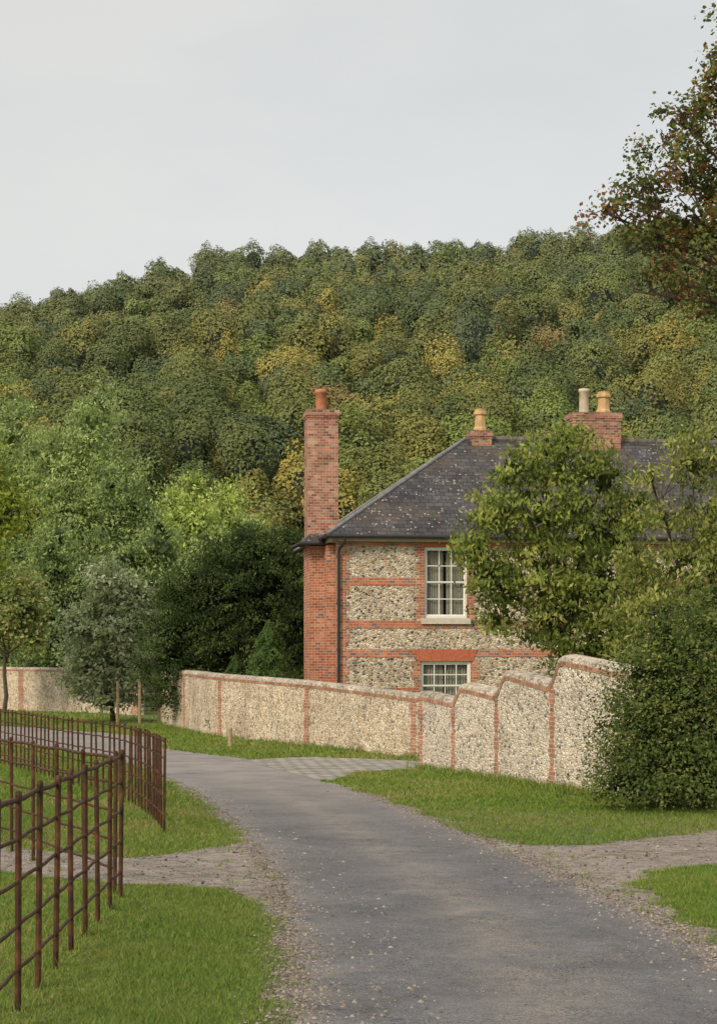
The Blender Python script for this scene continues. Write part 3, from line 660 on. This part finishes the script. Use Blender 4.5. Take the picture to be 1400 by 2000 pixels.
# ------------------------------------------------------------------ trees
def leaves(C, sz, asp, outd, droop, rnd=.5):
    n = len(C); nrm = unit(outd*.7+np.array([0, 0, .6])+R.normal(0, rnd, (n, 3)))
    d = unit(np.cross(nrm, R.normal(0, 1, (n, 3)))); d[:, 2] -= droop; d = unit(d); s = unit(np.cross(nrm, d))
    L = sz*R.uniform(.6, 1.3, n)[:, None]; w = L*asp
    return np.stack([C-d*L/2, C+s*w/2-nrm*L*.08, C+d*L/2, C-s*w/2-nrm*L*.08], 1)
def tree(name, label, cat, base, blobs, n_clump, per, clump_r, lsz, pal, asp=.5, droop=.4, trunk_r=.15, limbs=6, inner=1500, flat_=.6, fork=None, shell=(.62, 1.0), berries=None, core=.5, group=None):
    bx, by = base; bz = gz(by); o = thing(name, label, cat, (bx, by, bz), group=group); Lc = np.array([bx, by, bz])
    B = np.array(blobs, float); wts = (B[:, 3]*B[:, 5]); wts = wts/wts.sum()
    bi = R.choice(len(B), n_clump, p=wts); dr = unit(R.normal(0, 1, (n_clump, 3)))
    rr = shell[0]+(shell[1]-shell[0])*np.sqrt(R.random(n_clump)); cc = B[bi, :3]+dr*B[bi, 3:6]*rr[:, None]
    cc += R.normal(0, .1, cc.shape)*B[bi, 3:6]
    k = cc[:, 2] > bz+.15; cc, dr = cc[k], dr[k]; nc = len(cc)
    shade = R.uniform(.78, 1.22, nc); hue = R.random(nc)
    li = np.repeat(np.arange(nc), per); n = len(li)
    off = R.normal(0, 1, (n, 3))*np.array([1, 1, flat_])*clump_r*R.uniform(.6, 1.3, nc)[li][:, None]
    C = cc[li]+off
    V = leaves(C, lsz, asp, dr[li], droop)
    pal = np.array(pal); nP = len(pal)
    x = np.clip(hue[li]*(nP-1)+R.normal(0, .35, n), 0, nP-1.001); i0 = x.astype(int); t = (x-i0)[:, None]
    c = (pal[i0]*(1-t)+pal[i0+1]*t)*shade[li][:, None]*R.uniform(.78, 1.22, n)[:, None]
    Vs, Cs = [V], [c]
    if berries is not None:
        nb, bc = berries; i = R.integers(0, n, nb); i = i[hue[li[i]] > .4]
        Vs.append(leaves(C[i]+R.normal(0, .04, (len(i), 3)), lsz*.5, .9, dr[li[i]], 0)); Cs.append(np.array(bc)*R.uniform(.6, 1.3, (len(i), 1)))
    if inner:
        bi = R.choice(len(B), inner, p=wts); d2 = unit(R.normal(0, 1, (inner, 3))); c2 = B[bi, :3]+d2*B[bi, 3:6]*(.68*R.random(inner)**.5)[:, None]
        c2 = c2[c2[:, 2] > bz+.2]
        Vs.append(leaves(c2, lsz*2.3, .7, unit(R.normal(0, 1, c2.shape)), .2)); Cs.append(np.tile(pal[0]*core, (len(c2), 1)))  # inner leaves darkened: shade of the crown interior put into their colour
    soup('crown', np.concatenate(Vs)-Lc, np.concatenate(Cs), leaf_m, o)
    m = MB(); cen = (B[:, :3]*wts[:, None]).sum(0)
    fork = Vector(fork) if fork else Vector((bx+(cen[0]-bx)*.35, by+(cen[1]-by)*.35, bz+(cen[2]-bz)*.55))
    fork = fork-Vector(Lc)
    base_v = Vector((0, 0, -.1)); pts = [base_v.lerp(fork, t)+Vector((random.gauss(0, trunk_r*.3), random.gauss(0, trunk_r*.3), 0))*(0 if t in (0, 1) else 1) for t in (0, .08, .35, .7, 1)]
    m.tube(pts, [trunk_r*1.5, trunk_r*1.1, trunk_r*.95, trunk_r*.85, trunk_r*.75], 9)
    for b in B[:limbs*2]:
        tgt = Vector(b[:3]-Lc); mid = fork.lerp(tgt, .5)+Vector((random.gauss(0, .1), random.gauss(0, .1), .12*b[5]))
        m.tube([fork, mid, tgt], [trunk_r*.5, trunk_r*.3, trunk_r*.15], 6, caps=False)
        near = cc[np.argsort(((cc-b[:3])**2).sum(1))][::max(1, nc//(len(B)*9))][:9]
        for q in near:
            q = Vector(q-Lc); md = tgt.lerp(q, .5)+Vector((random.gauss(0, .06), random.gauss(0, .06), .06)); m.tube([tgt.lerp(mid, .3*random.random()), md, q], [trunk_r*.15, trunk_r*.1, trunk_r*.04], 5, caps=False)
    m.build('trunk', bark_m, o, smooth=True, merge=False)
    return o
walnut = [(.11, .155, .035), (.17, .225, .05), (.26, .32, .07), (.4, .43, .115)]
tree('walnut_tree', 'leafy green walnut tree before the house, behind the stepped wall', 'tree', (4.7, 42), [
    (3.1, 41.6, 5.2, .55, .6, .5), (2.65, 41.6, 4.35, .42, .5, .4), (4.7, 42, 6.55, 1.0, .9, .6), (3.6, 41.8, 6.2, .5, .6, .42), (5.7, 42, 6.0, .65, .8, .5), (4.3, 41.9, 5.3, 1.0, 1, .8), (5.6, 42, 4.8, .95, .9, .8),
    (3.1, 41.6, 3.6, .6, .7, .5), (4.3, 41.8, 3.8, .95, .9, .85), (5.7, 41.9, 3.5, .95, .9, .7), (3.25, 41.5, 2.75, .4, .5, .35), (4.6, 41.8, 2.6, .8, .7, .6), (5.8, 42, 2.4, .8, .7, .6), (4.9, 42, 7.0, .35, .4, .3), (6.4, 42, 5.2, .5, .4, .5), (5.3, 41.8, 1.7, .7, .6, .5), (6.4, 42, 1.6, .6, .6, .5), (6.5, 42, 3.6, .5, .5, .6)],
    640, 36, .19, .145, walnut, asp=.42, droop=1.0, trunk_r=.12, inner=350)
tree('walnut_tree', 'paler spreading walnut with open branches above the hedge', 'tree', (7.2, 38), [
    (7.1, 38, 3.5, 1.0, 1.0, .8), (6.1, 37.8, 2.9, .7, .8, .6), (7.7, 38.2, 4.9, .8, .8, .75), (6.5, 38, 4.85, .55, .6, .35), (7.1, 38, 6.1, .5, .5, .55), (8.3, 38, 3.6, 1.2, 1, 1.3), (5.75, 37.8, 3.9, .38, .5, .3), (7.4, 38, 2.3, 1.4, 1, .8), (6.1, 37.8, 2.1, .8, .8, .5), (6.2, 38, 5.6, .3, .4, .2), (7.9, 38, 5.9, .5, .4, .45)],
    600, 32, .19, .13, [(.13, .17, .045), (.21, .255, .065), (.31, .345, .09), (.44, .44, .15)], asp=.42, droop=1.0, trunk_r=.09, inner=200)
tree('hedge_bush', 'dense dark green rounded shrub at the end of the flint wall', 'bush', (4.8, 25.2), [
    (4.6, 25.2, .85, 1.1, 1.0, 1.15), (4.1, 24.9, .35, .75, .8, .65), (4.25, 25.1, 1.4, .7, .8, .65), (5.5, 25.2, 1.2, 1.2, 1, 1.5), (4.9, 25, .2, 1.3, 1, .5), (4.8, 25.2, 2.0, .6, .7, .55), (3.95, 24.9, 1.0, .45, .6, .6), (4.25, 25, 2.15, .28, .4, .35), (5.1, 25, 2.7, .5, .5, .35), (3.7, 24.9, .1, .5, .5, .35), (3.9, 24.9, 1.65, .25, .3, .25)],
    1150, 46, .16, .055, [(.06, .09, .027), (.1, .15, .038), (.165, .225, .058), (.3, .32, .1)], asp=.6, droop=.3, trunk_r=.07, inner=1700, limbs=3, shell=(.6, 1.1))
tree('hawthorn_tree', 'hawthorn with dark leaves and red berries overhanging the lane', 'tree', (6.2, 17), [
    (3.12, 17, 6.1, .5, .5, .36), (3.3, 17, 5.65, .45, .5, .34), (3.5, 17, 6.6, .45, .5, .4), (2.9, 17, 6.6, .36, .4, .22), (3.05, 17, 7.02, .32, .4, .18), (2.6, 17, 6.3, .28, .3, .14), (2.3, 17, 6.15, .24, .25, .07), (2.66, 17, 5.88, .3, .3, .11), (2.9, 17, 5.5, .34, .4, .15), (2.6, 17, 5.38, .2, .2, .06),
    (3.3, 17, 5.2, .26, .3, .13), (3.42, 17, 7.3, .22, .3, .35), (3.48, 17, 7.8, .1, .2, .35), (4.1, 17, 6.2, .7, .6, 1.0), (4.8, 17, 6.8, .9, .8, 1.3), (4.1, 17, 7.6, .45, .5, .7)],
    820, 36, .075, .048, [(.085, .1, .032), (.14, .175, .05), (.2, .24, .065), (.34, .13, .07)], asp=.75, droop=.4, trunk_r=.06, inner=150, berries=(10000, (.4, .055, .035)), flat_=.75, fork=(4.9, 17, 5.0))
tree('yew_tree', 'broad dark evergreen yew beside the house', 'tree', (-4.2, 60), [
    (-3.2, 60, 3.6, 1.8, 1.6, 2.5), (-4.9, 60, 3.1, 1.8, 1.6, 2.4), (-6.0, 59.8, 2.0, 1.2, 1.4, 2.0), (-2.2, 60.3, 2.9, 1.1, 1.3, 3.0), (-4.0, 59.5, 1.2, 2.6, 1.5, 1.7), (-3.7, 60, 5.2, 1.3, 1, .95), (-5.5, 59.8, 4.1, .9, .9, .9), (-2.4, 60, 5.3, .8, .8, .8)],
    1400, 50, .17, .12, [(.028, .05, .018), (.048, .08, .025), (.08, .125, .035), (.15, .2, .055)], asp=.35, droop=.7, trunk_r=.3, inner=3000, shell=(.78, 1.02))
def conifer(name, label, x, y, h, r, col):
    bz = gz(y)-.0; o = thing(name, label, 'tree', (x, y, bz)); n = 14000
    t = R.random(n)**.7; a = R.uniform(0, 6.28, n); lay = .5+.5*np.sin(t*38+np.sin(a*7)*1.6); rad = r*(1-t)**.8*(.45+.65*lay*R.random(n)**.4)*(1+.25*np.sin(a*5+t*9))+.03
    C = np.stack([np.cos(a)*rad, np.sin(a)*rad, .1+t*h-rad*.15], 1); dr = unit(np.stack([np.cos(a), np.sin(a), 0*a], 1))
    soup('crown', leaves(C, .1, .3, dr, .1), np.array(col)*R.uniform(.5, 1.6, (n, 1)), leaf_m, o)
    m = MB(); m.tube([(0, 0, -.1), (0, 0, h*.5), (0, 0, h)], [.08, .05, .01], 7); m.build('trunk', bark_m, o)
conifer('young_fir_tree', 'small conical fir rising behind the flint wall', -2.65, 53, 3.3, 1.45, (.12, .2, .06))
conifer('young_fir_tree', 'slim young fir beside the yew behind the wall', -3.7, 54, 2.3, .9, (.1, .16, .05))
tree('whitebeam_tree', 'grey-green whitebeam with drooping branches over the wall', 'tree', (-9.2, 67), [
    (-9.1, 67, 3.0, 1.3, 1.3, 1.4), (-10.1, 67, 2.6, 1.0, 1, 1.2), (-8.2, 67, 2.6, .95, 1, 1.3), (-9.3, 66.8, 4.5, .8, .8, .9), (-10.0, 66.6, 1.2, .95, .9, 1.0), (-8.5, 66.6, 1.2, .95, 1, 1.1), (-8.3, 67, 4.0, .6, .6, .6), (-9.1, 66.5, .5, .85, .7, .7)],
    520, 32, .22, .18, [(.22, .27, .13), (.33, .39, .2), (.46, .52, .3), (.64, .67, .46)], asp=.5, droop=.5, trunk_r=.1, inner=300)
tree('ash_tree', 'small yellowing tree with a thin leaning trunk by the far wall', 'tree', (-15.7, 80), [
    (-15.9, 80, 3.9, 1.4, 1.2, 1.4), (-14.9, 80, 3.7, 1.0, 1, 1.3), (-17.2, 80, 3.8, 1.3, 1, 1.3), (-15.4, 80, 5.1, 1.1, 1, .7), (-14.5, 80, 2.6, .6, .6, .5)],
    360, 28, .28, .2, [(.2, .25, .09), (.28, .34, .12), (.38, .44, .16), (.5, .46, .18)], asp=.5, droop=.5, trunk_r=.1, inner=200)
tree('maple_tree', 'yellow-green tree reaching in beside the paddock', 'tree', (-14.5, 60), [
    (-12.8, 60, 7.3, 1.3, 1.2, 1.1), (-11.8, 60, 6.5, .8, .9, .7), (-12.5, 60, 5.4, .9, 1, .8), (-12.7, 60, 8.7, .6, .9, .6), (-14.6, 60, 7.3, 2.0, 1.5, 2.2), (-11.4, 60, 7.2, .5, .7, .25), (-12.6, 60, 4.4, .7, .7, .5)],
    380, 28, .27, .17, [(.2, .27, .04), (.28, .36, .05), (.38, .46, .07), (.5, .52, .1)], asp=.6, droop=.5, trunk_r=.2, inner=100)
WP = [(.2, .275, .1), (.29, .38, .135), (.4, .5, .18), (.54, .63, .26)]
WP2 = [(.13, .185, .07), (.19, .265, .095), (.28, .37, .13), (.39, .49, .18)]
PP = [(.26, .35, .08), (.36, .47, .11), (.47, .58, .15), (.61, .7, .22)]
def bigtree(name, label, px, y, top, w, pal, n=520, per=30, ls=.25):
    x = (px-700)/3500*y; bz = gz(y); h = top-bz; bl = []
    for k in range(11):
        t = .12+.8*k/10; ww = w*math.sin(math.pi*min(1, .18+.75*t))**.7
        for q in range(3 if 2 < k < 9 else 1):
            bl.append((x+random.uniform(-.65, .65)*ww, y+random.uniform(-.5, .5)*ww, bz+h*t*.97, ww*.42, ww*.45, h*.06+.16*ww))
    tree(name, label, 'tree', (x, y), bl, n, per, .36, ls, pal, asp=.42, droop=.8, trunk_r=.3, inner=800, shell=(.8, 1.05), core=.5)
bigtree('willow_tree', 'tall silvery green willow below the wooded hill', 50, 108, 19.0, 4.6, WP, 1500)
bigtree('willow_tree', 'broad silvery green willow below the wooded hill', 165, 104, 18.2, 4.2, WP, 1500)
bigtree('willow_tree', 'tall silvery green willow below the wooded hill', -60, 112, 19.0, 4.6, WP, 500)
bigtree('willow_tree', 'rounded grey-green willow beside the poplars', 250, 98, 12.5, 3.2, WP2, 900)
bigtree('poplar_tree', 'light green poplar behind the dark yew', 365, 96, 12.2, 2.4, PP, 850)
bigtree('poplar_tree', 'light green poplar behind the dark yew', 450, 100, 12.0, 2.5, PP, 850)
bigtree('willow_tree', 'grey-green willow behind the dark yew', 500, 90, 9.0, 2.8, WP, 700)
bigtree('willow_tree', 'grey-green willow behind the dark yew', 415, 86, 8.0, 2.8, WP, 700)
bigtree('willow_tree', 'grey-green willow behind the dark yew', 310, 88, 9.0, 3.0, WP2, 700)
bigtree('willow_tree', 'grey-green willow behind the dark yew', 585, 98, 8.5, 2.6, WP, 500)
bigtree('willow_tree', 'low willow behind the far wall', 130, 93, 8.8, 3.4, WP2, 700)
bigtree('willow_tree', 'low willow behind the far wall', 20, 96, 9.5, 3.6, WP2, 700)

# ------------------------------------------------------------------ hill and woodland
rx = [-500, -300, -160, -104, -74, -60, -40, -21, 0, 22, 45, 60, 74, 104, 200, 500]; rzv = [20, 58, 80, 90, 95, 97, 102, 105, 106.5, 108, 110, 112, 113, 116, 120, 100]
def hillz(x, y):
    rz = np.interp(x, rx, rzv); t = np.clip((y-122)/(520-122), 0, 1.0)
    z = -1.6+(rz+1.6)*(t*.92+.08*t*t)-np.clip(y-520, 0, 500)*.12
    return z+(np.sin(x*.045+y*.02)*1.6+np.sin(x*.021-y*.035+1)*2.0)*np.minimum(1, t*4)
m = MB(); gx = np.arange(-460, 461, 20); gy = np.r_[118, np.arange(125, 700, 18)]
for i in range(len(gx)-1):
    for j in range(len(gy)-1):
        m.face([(a, b, float(hillz(a, b))-(2.5 if b < 120 else 0)) for a, b in ((gx[i], gy[j]), (gx[i+1], gy[j]), (gx[i+1], gy[j+1]), (gx[i], gy[j+1]))])
struct(m.build('hill', simple('woodland floor', (.06, .07, .06), .95, .2, .3), smooth=True))
WV, WC = [], []
# dark green, olive, bronze olive, deep green, ochre, russet, blue green, fresh green
PALS = np.array([[.145, .18, .07], [.18, .205, .07], [.235, .235, .075], [.125, .165, .065], [.33, .29, .08], [.26, .21, .085], [.115, .15, .075], [.2, .25, .075]])
y = 128.0; ntree = 0
sph = []
for a in range(8):
    for b in range(5):
        q = [(a, b), (a+1, b), (a+1, b+1), (a, b+1)]
        p = [(math.sin(math.pi*(bb/5))*math.cos(2*math.pi*aa/8), math.sin(math.pi*(bb/5))*math.sin(2*math.pi*aa/8), math.cos(math.pi*bb/5)) for aa, bb in q]
        sph += [[p[0], p[1], p[2]], [p[0], p[2], p[3]]]
sph = np.array(sph)
while y < 548:
    sp = 6.6+y*.004; x = -(.22*y+10)+random.uniform(0, sp)
    while x < .22*y+10:
        tx, ty = x+random.gauss(0, 2.2), y+random.gauss(0, 2.4); r = random.uniform(2.8, 5.6)*(1 if random.random() > .12 else 1.3)
        hh = random.uniform(7.5, 14.5); z0 = float(hillz(tx, ty)); cz = z0+hh-r*.8
        nz = .5+.5*math.sin(tx*.07+2*math.sin(ty*.03))*math.cos(ty*.05+tx*.015)
        low = max(0, min(1, (330-ty)/130))
        warm = .02+.17*nz*(1 if tx > -60 else .5)+(.24*low if tx > -14 else .08*low)
        u = random.random()
        if u < warm*.5: base = PALS[random.choice([4, 4, 2, 5])]
        elif u < warm+.26: base = PALS[random.choice([2, 7, 1])]
        else: base = PALS[random.choice([0, 3, 6, 1, 0, 1])]
        base = base*random.uniform(.88, 1.1)
        far = min(1, (ty-130)/400); base = base*(1-.25*far)+np.array([.085, .1, .088])*.6*far  # aerial haze mixed into the leaf colour, stronger with distance
        s_ = .14+.00062*ty; nl = int(1.05*2*math.pi*r*r/(s_*s_*.5)); L = random.choice([10, 14, 20])
        ex = np.array([random.uniform(.75, 1.15), 1, random.uniform(.85, 1.35)])
        ld = unit(R.normal(0, 1, (L, 3))+[0, -.25, .3]); la = R.uniform(.12, .6, L); kk_ = random.uniform(5, 11)
        uu = unit(R.normal(0, 1, (nl, 3))*[1, .8, .9]+[0, -.4, .38])
        w_ = np.exp(kk_*(uu@ld.T-1))*la[None]; am = w_.argmax(1); mx_ = w_[np.arange(nl), am]
        rad = r*(.6+mx_)*R.uniform(.86, 1.1, nl)
        C = np.array([tx, ty, cz])+uu*rad[:, None]*ex
        nrm = unit(uu*.75+(uu-ld[am])*.9+[0, -.05, .2]+R.normal(0, .3, (nl, 3))); t1 = unit(np.cross(nrm, R.normal(0, 1, (nl, 3)))); t2 = np.cross(nrm, t1); q = s_*R.uniform(.5, 1.4, nl)[:, None]
        ls = R.uniform(.9, 1.1, L)
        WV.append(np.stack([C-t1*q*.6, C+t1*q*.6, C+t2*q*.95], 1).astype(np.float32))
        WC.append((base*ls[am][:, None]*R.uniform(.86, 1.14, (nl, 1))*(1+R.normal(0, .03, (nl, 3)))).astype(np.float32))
        WV.append((sph*[r*.5, r*.5, r*.65]*ex+[tx, ty, cz-.25*r]).astype(np.float32)); WC.append(np.tile(np.array([.06, .078, .066]), (len(sph), 1)).astype(np.float32))  # crown core in dull blue-green: hazy shade of the gaps put into its colour
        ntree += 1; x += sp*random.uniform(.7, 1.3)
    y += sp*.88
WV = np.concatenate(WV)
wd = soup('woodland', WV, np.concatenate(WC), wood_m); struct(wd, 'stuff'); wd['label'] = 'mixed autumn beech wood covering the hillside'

# ------------------------------------------------------------------ posts
o = thing('wooden_post', 'short weathered wooden marker post on the grass verge', 'post', (-3.25, 45.4, gz(45.4)))
m = MB(); m.tube([(0, 0, -.1), (0, 0, .5), (.0, 0, .53)], [.055, .05, .03], 8); m.build('post_shaft', wood_post, o)
o = thing('tree_guard', 'wooden posts with wire netting guarding a young tree', 'fence', (-8.0, 65.5, gz(65.5)))
gp = [(-.8, 0.1), (.05, -.3), (.85, -.1), (.6, 1.2)]
for (x, y) in gp:
    m = MB(); m.tube([(x, y, -.1), (x, y, 1.55), (x, y, 1.58)], [.06, .055, .04], 8); m.build('post', wood_post, o)
m = MB()
for a, b in zip(gp[:-1], gp[1:]):
    a3, b3 = Vector((*a, 0)), Vector((*b, 0)); Ln = (b3-a3).length
    for k in range(8): z = .1+k*.17; m.tube([a3+Vector((0, 0, z)), b3+Vector((0, 0, z))], .004, 4)
    for k in range(int(Ln/.18)): p = a3.lerp(b3, k*.18/Ln); m.tube([p+Vector((0, 0, .05)), p+Vector((0, 0, 1.3))], .003, 4)
m.build('wire_netting', wire_m, o, merge=False)

# ------------------------------------------------------------------ light
w = bpy.data.worlds.new('World'); scene.world = w; w.use_nodes = True; nt = w.node_tree; nt.nodes.clear()
SE, SA = math.radians(34), math.radians(-145)
sky = N(nt, 'ShaderNodeTexSky', sky_type='NISHITA', sun_disc=False); sky.sun_elevation = SE; sky.sun_rotation = SA
sky.air_density = 1.0; sky.dust_density = 3.0
b1 = N(nt, 'ShaderNodeBackground'); nt.links.new(sky.outputs[0], b1.inputs[0]); b1.inputs[1].default_value = .05
tc = N(nt, 'ShaderNodeTexCoord'); mp = N(nt, 'ShaderNodeMapping'); mp.inputs['Scale'].default_value = (1, 1, 2.6); nt.links.new(tc.outputs['Generated'], mp.inputs[0])
cl = ramp(nt, noise(nt, mp.outputs[0], 3.2, 6, .58), [(.34, (.58, .56, .50)), (.64, (.645, .61, .535))])
b2 = N(nt, 'ShaderNodeBackground'); nt.links.new(cl, b2.inputs[0]); b2.inputs[1].default_value = 1.0
ad = N(nt, 'ShaderNodeAddShader'); nt.links.new(b1.outputs[0], ad.inputs[0]); nt.links.new(b2.outputs[0], ad.inputs[1])
wo = N(nt, 'ShaderNodeOutputWorld'); nt.links.new(ad.outputs[0], wo.inputs[0])
sun = bpy.data.lights.new('sun', 'SUN'); sun.energy = 2.3; sun.angle = math.radians(12); sun.color = (1, .85, .65)
so = bpy.data.objects.new('sun', sun); link(so)
sd = Vector((math.sin(SA)*math.cos(SE), math.cos(SA)*math.cos(SE), math.sin(SE)))
so.rotation_euler = sd.to_track_quat('Z', 'Y').to_euler(); so.location = (-20, -30, 40)
cam = bpy.data.cameras.new('camera'); co = bpy.data.objects.new('camera', cam); link(co)
co.location = (0, 0, 1.95); co.rotation_euler = (math.radians(90), 0, 0)
cam.sensor_fit = 'VERTICAL'; cam.sensor_height = 36; cam.sensor_width = 25.2; cam.lens = 63; cam.shift_y = .1375; cam.clip_end = 5000; cam.clip_start = .1
scene.camera = co
scene.view_settings.view_transform = 'Standard'; scene.view_settings.look = 'None'; scene.view_settings.exposure = 0
